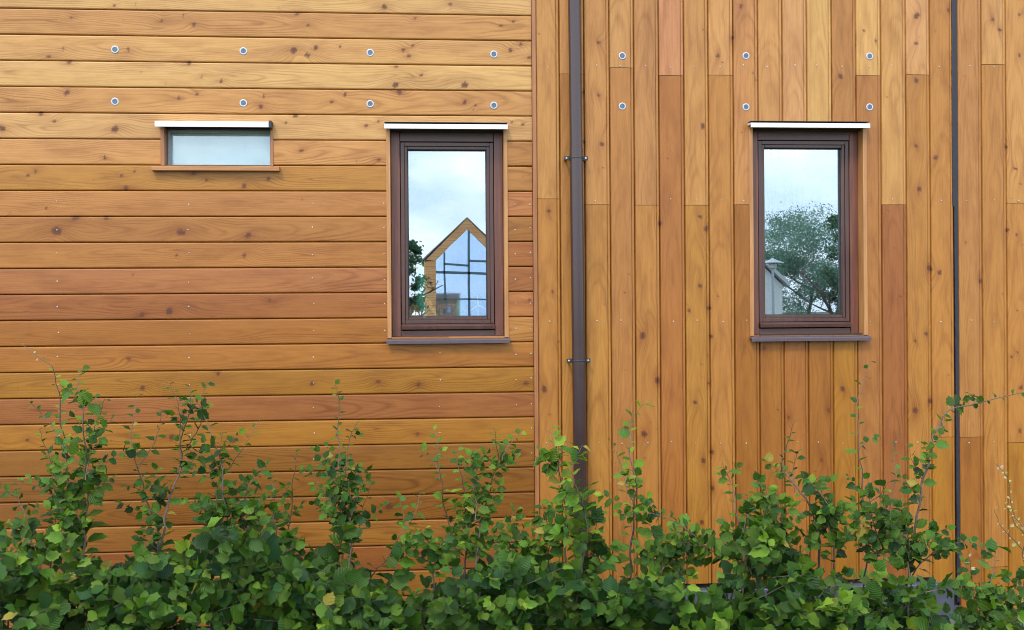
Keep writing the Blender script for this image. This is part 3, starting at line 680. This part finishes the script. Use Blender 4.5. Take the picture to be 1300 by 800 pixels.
# each shoot: points from tip to base (photo px), distance, stem radius at base, leaf size tip/base, spacing, young, side twigs
SH = {
 'A': [([(28,438),(48,455),(68,470),(76,520),(83,570),(88,630),(92,720)], 4.15, .0042, .012, .045, .030, 1.2, 3, 'pinktip'),
       ([(103,468),(100,490),(107,540),(108,590),(111,640),(105,720)], 4.05, .0050, .026, .062, .022, .45, 9, ''),
       ([(38,512),(58,530),(72,552),(84,580)], 4.12, .0022, .022, .036, .024, .4, 0, ''),
       ([(132,506),(122,540),(113,575),(110,610)], 4.05, .0022, .022, .05, .022, .3, 2, ''),
       ([(50,545),(60,575),(68,610),(80,650)], 4.1, .0022, .020, .04, .026, .4, 2, ''),
       ([(20,610),(25,640),(38,680),(45,730)], 4.2, .0030, .03, .058, .024, .3, 5, ''),
       ([(75,640),(70,670),(66,720)], 4.0, .0034, .035, .06, .02, .3, 5, '')],
 'B': [([(172,505),(168,540),(170,575),(180,615),(196,660),(205,720)], 4.2, .0036, .028, .05, .032, .15, 3, ''),
       ([(207,520),(200,550),(186,580),(176,597)], 4.2, .0020, .030, .036, .040, .1, 0, ''),
       ([(243,486),(240,520),(232,555),(229,590),(218,625),(205,680),(200,720)], 4.1, .0052, .030, .055, .026, .15, 7, ''),
       ([(218,486),(226,520),(230,560),(226,600)], 4.08, .0022, .030, .036, .024, .1, 1, ''),
       ([(262,486),(258,515),(251,545),(236,572)], 4.1, .0026, .030, .036, .030, .3, 1, ''),
       ([(240,500),(262,530),(275,570),(284,620),(288,690)], 4.05, .0034, .022, .048, .028, .3, 5, ''),
       ([(330,530),(318,556),(300,580),(287,598)], 4.05, .0020, .018, .030, .030, .5, 0, ''),
       ([(282,548),(280,590),(276,640),(270,700)], 4.0, .0030, .024, .052, .024, .25, 6, ''),
       ([(336,590),(318,610),(312,650),(308,720)], 4.1, .0032, .02, .052, .026, .3, 6, '')],
 'C': [([(375,573),(374,600),(370,635),(365,690),(362,730)], 4.2, .0032, .020, .050, .030, .5, 4, ''),
       ([(397,592),(405,612),(413,640),(424,665)], 4.15, .0022, .024, .040, .030, .4, 1, ''),
       ([(343,600),(348,635),(350,680),(352,730)], 4.1, .0030, .024, .055, .024, .35, 5, ''),
       ([(427,488),(430,520),(430,570),(433,620),(434,680),(432,740)], 4.15, .0046, .024, .040, .026, .45, 4, ''),
       ([(452,535),(444,560),(438,600),(436,640)], 4.12, .0024, .022, .036, .022, .4, 3, ''),
       ([(440,585),(442,620),(446,660),(444,700)], 4.05, .0028, .030, .046, .011, .15, 9, ''),
       ([(470,614),(462,645),(450,690)], 4.2, .0018, .018, .03, .05, .2, 0, '')],
 'D': [([(536,625),(524,655),(508,680),(488,712),(470,740)], 4.1, .0026, .030, .052, .030, .3, 2, ''),
       ([(550,545),(556,580),(560,615),(567,655),(573,720)], 4.2, .0034, .022, .040, .028, .8, 3, ''),
       ([(535,573),(552,590),(560,610)], 4.2, .0016, .028, .030, .02, .8, 0, ''),
       ([(582,570),(584,600),(592,645),(592,715)], 4.15, .0040, .032, .050, .022, .7, 5, ''),
       ([(627,543),(632,575),(624,615),(612,655),(605,720)], 4.15, .0044, .026, .050, .020, .7, 7, ''),
       ([(662,548),(648,565),(636,585)], 4.15, .0018, .024, .034, .020, .7, 0, ''),
       ([(604,575),(602,610),(604,660)], 4.1, .0026, .034, .048, .018, .6, 4, ''),
       ([(655,645),(645,680),(640,730)], 4.1, .0030, .03, .055, .022, .4, 6, ''),
       ([(540,670),(545,700),(550,740)], 4.0, .0030, .03, .055, .022, .6, 6, '')],
 'E': [([(701,544),(703,570),(712,605),(717,645),(720,720)], 3.95, .0042, .038, .062, .024, .9, 5, ''),
       ([(712,560),(712,580),(708,600)], 3.95, .0018, .040, .045, .022, .9, 0, ''),
       ([(738,565),(727,590),(732,620),(744,655),(740,720)], 3.9, .0036, .045, .068, .026, .9, 4, ''),
       ([(765,650),(752,680),(745,720)], 4.0, .0028, .04, .06, .024, .5, 4, ''),
       ([(690,640),(696,680),(700,730)], 4.0, .0030, .035, .062, .022, .5, 6, '')],
 'F': [([(818,512),(801,538),(799,570),(806,605),(806,645),(800,720)], 4.05, .0042, .036, .050, .027, .85, 4, ''),
       ([(780,566),(788,595),(797,620),(804,640)], 4.1, .0022, .026, .040, .026, .7, 0, ''),
       ([(800,655),(838,654),(866,668),(890,690),(925,720)], 4.0, .0030, .030, .050, .020, .45, 7, ''),
       ([(830,675),(838,700),(840,740)], 4.0, .0030, .035, .06, .022, .5, 5, ''),
       ([(870,660),(868,690),(862,740)], 4.1, .0028, .03, .055, .024, .45, 5, '')],
 'G': [([(918,587),(927,612),(936,650),(938,720)], 4.1, .0036, .026, .048, .024, .6, 5, ''),
       ([(1005,535),(1000,565),(992,592),(1012,620),(1032,650),(1040,720)], 4.1, .0052, .020, .055, .026, .35, 6, ''),
       ([(1012,572),(1008,600),(1010,625)], 4.1, .0020, .03, .05, .024, .4, 0, ''),
       ([(972,618),(970,650),(965,720)], 3.95, .0040, .035, .064, .018, .7, 9, ''),
       ([(950,625),(945,665),(945,730)], 4.0, .0040, .035, .060, .018, .5, 8, ''),
       ([(992,640),(990,680),(990,740)], 3.95, .0036, .035, .062, .020, .4, 7, '')],
 'H': [([(1107,458),(1092,490),(1089,530),(1091,570),(1096,640),(1100,720)], 4.2, .0034, .034, .040, .044, .4, 2, ''),
       ([(1138,550),(1136,575),(1135,610),(1125,680)], 4.2, .0020, .016, .03, .034, .9, 0, ''),
       ([(1330,494),(1290,500),(1240,513),(1205,522),(1186,550),(1178,590),(1166,640),(1155,720)], 4.1, .0056, .024, .055, .036, .35, 6, ''),
       ([(1234,500),(1238,508),(1232,514)], 4.1, .0014, .030, .03, .014, .3, 0, ''),
       ([(1154,568),(1160,590),(1172,612)], 4.1, .0020, .024, .04, .02, .4, 0, ''),
       ([(1040,610),(1050,650),(1060,720)], 4.05, .0036, .035, .06, .020, .35, 7, ''),
       ([(1100,622),(1108,655),(1115,720)], 4.05, .0040, .035, .062, .020, .3, 9, ''),
       ([(1140,635),(1150,665),(1155,730)], 4.0, .0040, .035, .060, .020, .3, 8, ''),
       ([(1130,612),(1115,630),(1095,640)], 4.1, .0022, .04, .055, .03, .3, 0, ''),
       ([(1236,688),(1205,690),(1178,705),(1160,730)], 4.0, .0032, .032, .050, .020, .3, 4, ''),
       ([(1228,742),(1195,748),(1160,760)], 3.9, .0032, .045, .055, .020, .3, 3, '')],
 'I': [([(1262,588),(1282,610),(1284,650),(1308,690)], 4.1, .0024, .014, .022, .016, 1.4, 0, 'pink'),
       ([(1262,646),(1276,675),(1300,700),(1325,730)], 4.1, .0026, .014, .024, .018, 1.2, 0, 'pink'),
       ([(1274,640),(1290,665),(1300,690)], 4.1, .0018, .014, .02, .018, 1.2, 0, 'pink'),
       ([(1266,692),(1258,735),(1252,790)], 4.0, .0030, .05, .060, .045, .5, 2, ''),
       ([(1232,706),(1234,740),(1240,790)], 4.1, .0024, .018, .05, .026, .7, 3, 'pinktip'),
       ([(1290,735),(1285,770),(1280,810)], 3.95, .0034, .035, .06, .022, .5, 7, ''),
       ([(1250,745),(1252,775),(1255,810)], 3.9, .0034, .035, .06, .022, .4, 6, '')],
}
PROF = [(-60,670),(0,662),(50,690),(120,690),(180,702),(230,690),(262,655),(330,668),(390,690),(430,668),(470,700),(500,742),(545,722),(600,680),(645,695),(690,695),(730,680),(780,708),(830,700),
        (858,728),(880,752),(912,738),(930,672),(975,650),(1030,700),(1080,722),(1130,706),(1170,744),(1200,772),(1218,796),(1242,752),(1270,745),(1300,755),(1360,740)]
pxs, pys = zip(*PROF)
top_at = lambda px: float(np.interp(px, pxs, pys))+(10 if px < 480 else 20)+9*math.sin(px*.11)+6*math.sin(px*.043+1)
RANGE = {'A': (-90, 145), 'B': (145, 330), 'C': (330, 480), 'D': (480, 665), 'E': (665, 775), 'F': (775, 900), 'G': (900, 1040), 'H': (1040, 1222), 'I': (1222, 1400)}
LAB = {'A': 'leafy hedge shrub at the far left with the tallest thin yellow tipped shoot',
       'B': 'dark green hedge shrub with several twiggy shoots below the small wide window',
       'C': 'hedge shrub with one upright leafy column left of the bigger left window',
       'D': 'hedge shrub with pale green tips under the sill of the window left of the downpipe',
       'E': 'hedge shrub with large round light leaves in front of the downpipe foot',
       'F': 'hedge shrub just right of the downpipe with a single tall yellow green topped shoot',
       'G': 'broad dense hedge shrub in front of the boards below the right window',
       'H': 'hedge shrub beside the dark joint strip with a long branch reaching right',
       'I': 'low hedge shrub in the bottom right corner with pinkish young sprigs'}
nl = 0
for key, shoots in SH.items():
    xa2, xb3 = RANGE[key]; cxp = (xa2+xb3)/2
    root = empty('hedge_shrub', (SP(cxp, 700, 4.25).x, -D+4.25, 0)); off = Vector(root.location)
    tag(root, LAB[key], 'shrub', 'shrubs of the hedge in front of the facade')
    lv = Leaves(); tw = MB(); parts = []
    for pts, S, r, s0_, s1_, stp, yng, nt, mode in shoots:
        S = S + .05
        W = [SP(x, y, S+.05*math.sin(i*1.3+pts[0][0])) for i, (x, y) in enumerate(pts)]
        if pts[-1][1] > 660:
            b_ = W[-1]; W.append(Vector((b_.x+random.uniform(-.06, .06), b_.y+random.uniform(.0, .15), .32))); W.append(Vector((W[-1].x+random.uniform(-.03, .03), W[-1].y+.03, .0)))
        sm = smooth(W, 5); n = len(sm)
        sm = [p+Vector((random.gauss(0, .0018), random.gauss(0, .0018), 0)) for p in sm]; fz = random.uniform(12, 20); sm = [p+Vector((.005*math.sin(p.z*fz*2), .004*math.cos(p.z*fz), 0)) for p in sm]
        cum = [0]
        for a_, b_ in zip(sm[:-1], sm[1:]): cum.append(cum[-1]+(b_-a_).length)
        vis = sum((Vector(W[i+1])-Vector(W[i])).length for i in range(len(pts)-1))
        m1 = MB(); m1.tube(sm, [.0007+(r-.0007)*min(1, (c/vis))**.8 for c in cum], 7)
        parts.append(m1)
        d_ = .004; side = 1
        while d_ < min(vis, cum[-1]):
            i = max(0, np.searchsorted(cum, d_)-1); i = min(i, n-2); t = (d_-cum[i])/(cum[i+1]-cum[i]+1e-9); p = sm[i].lerp(sm[i+1], t); ax = (sm[i]-sm[i+1]).normalized()
            f = d_/vis; size = (s0_+(s1_-s0_)*min(1, f*1.2))*random.uniform(.72, 1.2)
            tn = leaftone(yng*(1.15-.55*f)+.05)
            if mode == 'pink' or (mode == 'pinktip' and d_ < .12): tn = random.choice(PINK); size *= .9
            dl = leaf_dir(ax, side); lv.add(p+dl*size*.12, dl, leaf_nrm(True), size*random.choice((.7, 1, 1, 1.25)), tn, wid=random.uniform(.8, 1.1)); side = -side
            d_ += stp*random.uniform(.7, 1.3)*(1.5 if size < .02 else 1)*.9
        for j in range(int(nt*1.35+.5)):
            f = random.uniform(.5, 1.0)**.8 if j % 4 else random.uniform(.15, .6); d_ = f*min(vis, cum[-1]); i = min(max(0, np.searchsorted(cum, d_)-1), n-2); p = sm[i]; ax = (sm[i]-sm[i+1]).normalized()
            dd = ax*random.uniform(.4, .9)+Vector((random.choice((-1, 1))*random.uniform(.4, 1), random.uniform(-.8, .3), random.uniform(-.1, .4)))
            twig(lv, tw, p, dd, random.uniform(.05, .15)*(.5+.9*f), .0014, s1_*.95, yng*.5, .020)
    # the dense clipped body of the shrub
    wpx = xb3-xa2
    for j in range(int(wpx*1.2)):
        px = random.uniform(xa2-6, xb3+6); S = random.choice((random.uniform(3.85, 4.15), random.uniform(4.1, 4.75)))
        tp = top_at(px) + 6 + random.random()**1.3*(860-top_at(px)); pt = SP(px, tp+24, S)
        if pt.z < .05: continue
        depth = (tp-top_at(px))/100
        outw = Vector((random.gauss(0, .6), -random.uniform(.1, 1.0), random.uniform(-.1, .9)*(1.2-min(1, depth)*.6)))
        twig(lv, tw, pt, outw, random.uniform(.08, .24), .0018, random.uniform(.052, .082), (random.uniform(.5, .9) if random.random() < .13 and S < 4.2 else random.gauss(.02, .12)), .024, .5)
    # older stems inside the shrub
    for j in range(max(3, int(wpx/22))):
        px = random.uniform(xa2, xb3); S = random.uniform(4.1, 4.55); tp = SP(px, top_at(px)+12, S); b_ = Vector((tp.x+random.gauss(0, .07), tp.y+random.gauss(0, .05), 0))
        mid_ = (tp+b_)/2+Vector((random.gauss(0, .04), random.gauss(0, .03), 0)); m1 = MB(); r = random.uniform(.004, .008)
        m1.tube(smooth([tp, mid_, b_], 5), [r*.3+r*.7*i/10 for i in range(11)], 7); parts.append(m1)
    nl += len(lv.rows)
    def shift(o): o.parent = root; o.matrix_parent_inverse = Matrix.Translation(-off)
    fo = lv.build('foliage', None); to = tw.build('twigs', M['bark'], None, True); bj = bmesh.new(); bj.from_mesh(fo.data); nf = len(bj.faces); bj.from_mesh(to.data)
    bj.faces.ensure_lookup_table()
    for q_ in range(nf, len(bj.faces)): bj.faces[q_].material_index = 1
    bj.to_mesh(fo.data); bj.free(); fo.data.materials.append(M['bark']); bpy.data.objects.remove(to); shift(fo)
    for m1 in parts: shift(m1.build('stem', M['bark'], None, True))
print('leaves', nl)

# ------------------------------------------------------------------ what the panes mirror: house, trees, barn and lamp across the road
def MP(px, py, S, pane_y=.1):                     # real place of something seen in a pane at distance S along the view
    q = P(px, py, S-D); return Vector((q.x, 2*pane_y-q.y, q.z))
def stripes(name, a, b, pitch=.18):
    k = NT(name); tc = k.n('TexCoord').outputs['Object']; z = k.n('SeparateXYZ', {0: tc}).outputs[2]
    fr_ = k.math('FRACT', k.math('DIVIDE', z, pitch)); g_ = k.ramp(fr_, .05, .12); rw = k.math('FLOOR', k.math('DIVIDE', z, pitch))
    wn = k.n('TexWhiteNoise', {'W': rw}, noise_dimensions='1D').outputs[0]
    c = k.mix(wn, a, b); c = k.mix(g_, (.06, .03, .015, 1), c)
    return k.fin(k.n('BsdfPrincipled', {'Base Color': c, 'Roughness': .6}).outputs[0])
S1 = 71.0; y1 = MP(593, 300, S1).y
gh = empty('gable_house', (MP(593, 300, S1).x, y1, 0)); g0 = Vector(gh.location)
tag(gh, 'orange timber house with a fully glazed gable end across the road', 'house')
def gpart(mb_, name, mat, par=None):
    o = mb_.build(name, mat, par or gh)
    if par is None: o.matrix_parent_inverse = Matrix.Translation(-g0)
    return o
def q2(px, py): v = MP(px, py, S1); return (v.x, v.z)
pk = q2(593, 277); el = q2(536, 331); er = q2(650, 331); Mclad = stripes('house_cladding', (.85, .38, .14, 1), (.92, .50, .22, 1))
ga = q2(593, 291); gl_, gr_ = q2(553, 330), q2(633, 330)
mb = MB()
mb.prism([(gl_[0], gl_[1]), (ga[0], ga[1]), (pk[0], pk[1]-.02), (el[0]+.12, el[1]-.05)], y1-.3, y1)
mb.prism([(gr_[0], gr_[1]), (er[0]-.12, er[1]-.05), (pk[0], pk[1]-.02), (ga[0], ga[1])], y1-.3, y1)
mb.box(el[0]+.12, gl_[0], y1-.3, y1, 0, gl_[1]-.001, 0); mb.box(gr_[0], er[0]-.12, y1-.3, y1, 0, gr_[1]-.001, 0)
mb.box(el[0]+.12, el[0]+.6, y1-9, y1-.301, 0, el[1]-.1, 0); mb.box(er[0]-.6, er[0]-.12, y1-9, y1-.301, 0, er[1]-.1, 0); mb.box(el[0]+.601, er[0]-.601, y1-9, y1-8.8, 0, el[1]-.1, 0)
gpart(mb, 'wall', Mclad)
mb = MB(); th = .05
for e_ in (el, er): mb.prism([(e_[0], e_[1]), (pk[0], pk[1]), (pk[0], pk[1]+th), (e_[0]+(-.1 if e_ is el else .1), e_[1]+th*.6)], y1-9.2, y1+.06)
gpart(mb, 'roof', M['roofing'])
k = NT('house_glass'); hg = k.n('BsdfPrincipled', {'Base Color': (.50, .66, .90, 1), 'Roughness': .03, 'Metallic': .85}); Mhg = k.fin(hg.outputs[0])
mb = MB(); mb.prism([(gl_[0], .3), (gr_[0], .3), (gr_[0], gr_[1]), (ga[0], ga[1]), (gl_[0], gl_[1])], y1-.22, y1-.16); gw = gpart(mb, 'glazed_gable', Mhg)
Mmu = simple('grey_blue_mullion', (.10, .17, .21), .5)
def bar(a, b, w):
    mb_ = MB(); A, B = q2(*a), q2(*b); dx, dz = B[0]-A[0], B[1]-A[1]; L = math.hypot(dx, dz); nx, nz = -dz/L*w/2, dx/L*w/2
    mb_.prism([(A[0]+nx, A[1]+nz), (B[0]+nx, B[1]+nz), (B[0]-nx, B[1]-nz), (A[0]-nx, A[1]-nz)], y1-.15, y1-.02); o = mb_.build('mullion', Mmu, gw)
bar((595, 292), (596, 425), .16); bar((564, 320), (566, 425), .13); bar((623, 321), (622, 425), .13); bar((564, 335), (595, 337), .13); bar((596, 331), (633, 333), .13); bar((553, 345.5), (633, 347.5), .17)
bar((553, 380), (633, 380), .1)

# white barn and tall lamp seen in the right pane
S2 = 30.0; v0 = MP(955, 330, S2); v1 = MP(993, 362, S2); vg = MP(930, 312, S2)
Mwh = simple('white_boarding', (.72, .72, .70), .7, 0, .05, 3)
bn = empty('white_barn', (v0.x, v0.y, 0)); off = Vector(bn.location); tag(bn, 'low white barn with a plain gable beside the big tree', 'barn')
mb = MB(); rx = v1.x; lx = 2*vg.x-v1.x; mb.prism([(lx, 0), (rx, 0), (rx, v1.z), (vg.x, vg.z+.3), (lx, v1.z)], v0.y-6, v0.y); o = mb.build('wall', Mwh, bn); o.matrix_parent_inverse = Matrix.Translation(-off)
mb = MB()
for s_, e_ in ((-1, lx), (1, rx)): mb.prism([(e_+s_*.15, v1.z-.05), (vg.x, vg.z+.31), (vg.x, vg.z+.43), (e_+s_*.15, v1.z+.08)], v0.y-6.2, v0.y+.2)
o = mb.build('roof', simple('barn_roof', (.50, .51, .53), .6), bn); o.matrix_parent_inverse = Matrix.Translation(-off)
S3 = 24.0; lt = MP(981, 328, S3); lb = Vector((lt.x, lt.y, 0))
lm = empty('street_lamp', lb); tag(lm, 'grey street lamp with a shallow conical shade across the road', 'street lamp')
mb = MB(); mb.tube([(0, 0, 0), (0, 0, 1.2), (0, 0, lt.z-.12)], [.055, .04, .03], 12); mb.build('post', simple('galvanised', (.40, .44, .48), .45, .5), lm, True)
mb = MB(); mb.lathe([(.26, 0), (.255, .012), (.12, .065), (.04, .10), (.02, .12)], (0, 0, lt.z-.12), seg=24); mb.build('lamp_shade', simple('lamp_cap', (.42, .46, .50), .45, .4), lm, True)
mb = MB(); mb.lathe([(.05, 0), (.085, .03), (.09, .12), (.07, .14)], (0, 0, lt.z-.265), seg=18); mb.build('lantern', simple('opal_lens', (.7, .7, .68), .4), lm, True)

def tree_leafmat(name, a, b):
    k = NT(name); g = k.n('NewGeometry').outputs['Random Per Island']
    c = k.mix(g, a, b); p = k.n('BsdfPrincipled', {'Base Color': c, 'Roughness': .55}); tr = k.n('BsdfTranslucent', {0: c}); ms = k.n('MixShader', {0: .3})
    k.t.links.new(p.outputs[0], ms.inputs[1]); k.t.links.new(tr.outputs[0], ms.inputs[2]); return k.fin(ms.outputs[0])
def tree(name, label, base, height, rad, zlow, nclump, nleaf, lsize, mat, seed, cat='tree', r0=.16):
    rr = random.Random(seed); t = empty(name, base); tag(t, label, cat)
    tk = MB(); tips = []
    def limb(p, d, L, r, lev):
        pts = [p]; dd = d
        for i in range(5): dd = (dd+Vector((rr.gauss(0, .12), rr.gauss(0, .12), .05))).normalized(); pts.append(pts[-1]+dd*L/5)
        tk.tube(pts, [r*(1-.55*i/5) for i in range(6)], 7)
        if lev == 0: tips.append(pts[-1]); return
        for j in range(3 if lev > 1 else 4):
            q = pts[rr.randint(2, 5)]; a_ = rr.uniform(0, 6.28); e_ = rr.uniform(.15, 1.0)
            limb(q, Vector((math.cos(a_), math.sin(a_), e_)).normalized(), L*rr.uniform(.5, .75), r*.5, lev-1)
    limb(Vector((0, 0, 0)), Vector((0, 0, 1)), height*.42, r0, 3)
    tk.build('trunk', M['bark'], t, True)
    cl = []
    for i in range(nclump):
        while True:
            v = Vector((rr.uniform(-1, 1), rr.uniform(-1, 1), rr.uniform(-1, 1)))
            if .25 < v.length < 1: break
        cl.append((Vector((v.x*rad, v.y*rad, (zlow+height)/2+v.z*(height-zlow)/2)), rad*rr.uniform(.13, .25)))
    cl += [(p, rad*.18) for p in tips if zlow*.8 < p.z < height and math.hypot(p.x, p.y) < rad]
    V = []; Fc = []
    rs = np.random.default_rng(seed); per = nleaf//len(cl)
    for c0, cr in cl:
        P_ = rs.normal(0, .5, (per, 3))*cr*np.array([1.2, 1.2, .75])+np.array(c0); A = rs.normal(size=(per, 3)); A /= np.linalg.norm(A, axis=1, keepdims=True); B = np.cross(A, rs.normal(size=(per, 3))); B /= np.linalg.norm(B, axis=1, keepdims=True)
        s_ = lsize*rs.uniform(.6, 1.3, (per, 1)); V.append(np.stack([P_-A*s_, P_+B*s_*.55, P_+A*s_, P_-B*s_*.55], 1).reshape(-1, 3))
    V = np.concatenate(V); n = len(V)//4
    me = bpy.data.meshes.new('crown'); me.from_pydata(V.tolist(), [], np.arange(n*4).reshape(-1, 4).tolist()); me.materials.append(mat); link('crown', me, t)
    return t
Mt1 = tree_leafmat('pale_leaves', (.12, .25, .17, 1), (.20, .34, .23, 1)); Mt2 = tree_leafmat('dark_leaves', (.035, .10, .045, 1), (.07, .16, .06, 1))
b = MP(1024, 430, 40); tree('broadleaf_tree', 'big open crowned tree behind the street lamp across the road', (b.x, b.y, 0), MP(1024, 258, 40).z, 2.5, 1.0, 120, 42000, .040, Mt1, 4, r0=.11)
b = MP(1078, 430, 34); tree('broadleaf_tree', 'dark tree at the right of the big open crowned tree', (b.x, b.y, 0), MP(1078, 262, 34).z, 1.0, 1.0, 36, 6000, .06, Mt2, 5)
b = MP(500, 430, 26); tree('broadleaf_tree', 'dark leafy tree standing in front of the glazed gable house', (b.x, b.y, 0), MP(504, 296, 26).z, .78, 1.9, 34, 5200, .055, Mt2, 8, r0=.09)

# ------------------------------------------------------------------ light
SUN_EL, SUN_AZ = R(50), R(208)     # azimuth measured from +Y (north) clockwise: behind the camera, a little to the left
w = bpy.data.worlds.new('World'); sc.world = w; w.use_nodes = True; t = w.node_tree; t.nodes.clear()
def N(typ, **kw):
    n = t.nodes.new('ShaderNode'+typ)
    for k_, v_ in kw.items(): setattr(n, k_, v_)
    return n
sky = N('TexSky', sky_type='NISHITA'); sky.sun_disc = False; sky.sun_elevation = SUN_EL; sky.sun_rotation = SUN_AZ; sky.altitude = 50; sky.air_density = 1.6; sky.dust_density = .6; sky.ozone_density = 1.0
tc = N('TexCoord'); mp = N('Mapping'); mp.inputs['Scale'].default_value = (1, 1, 2.4); t.links.new(tc.outputs['Generated'], mp.inputs[0])
nz = N('TexNoise'); nz.inputs['Scale'].default_value = 5.0; nz.inputs['Detail'].default_value = 7; nz.inputs['Roughness'].default_value = .55; t.links.new(mp.outputs[0], nz.inputs['Vector'])
mr = N('MapRange'); mr.inputs[1].default_value = .42; mr.inputs[2].default_value = .66; mr.inputs[3].default_value = .12; mr.inputs[4].default_value = .85; t.links.new(nz.outputs[0], mr.inputs[0])
bl = N('MixRGB'); bl.inputs[0].default_value = .6; bl.inputs[2].default_value = (13.0, 17.5, 23.5, 1); t.links.new(sky.outputs[0], bl.inputs[1])
mx = N('MixRGB'); mx.inputs[2].default_value = (23.0, 23.5, 24.0, 1); t.links.new(mr.outputs[0], mx.inputs[0]); t.links.new(bl.outputs[0], mx.inputs[1])
bg = N('Background'); bg.inputs[1].default_value = .12; t.links.new(mx.outputs[0], bg.inputs[0])
ow = N('OutputWorld'); t.links.new(bg.outputs[0], ow.inputs[0])
sl = bpy.data.lights.new('sun', 'SUN'); sl.energy = 2.0; sl.angle = R(11); sl.color = (1.0, .93, .82)
so = bpy.data.objects.new('sun', sl); col.objects.link(so)
dirv = Vector((math.sin(SUN_AZ)*math.cos(SUN_EL), math.cos(SUN_AZ)*math.cos(SUN_EL), math.sin(SUN_EL)))
so.rotation_euler = dirv.to_track_quat('Z', 'Y').to_euler(); so.location = (0, -20, 20)
vs = sc.view_settings; vs.view_transform = 'Standard'; vs.look = 'None'; vs.exposure = .08; vs.gamma = 1; vs.use_curve_mapping = False
sc.cycles.max_bounces = 8; sc.cycles.transparent_max_bounces = 12; sc.cycles.use_denoising = True; sc.cycles.pixel_filter_type = 'BLACKMAN_HARRIS'; sc.cycles.filter_width = 1.0
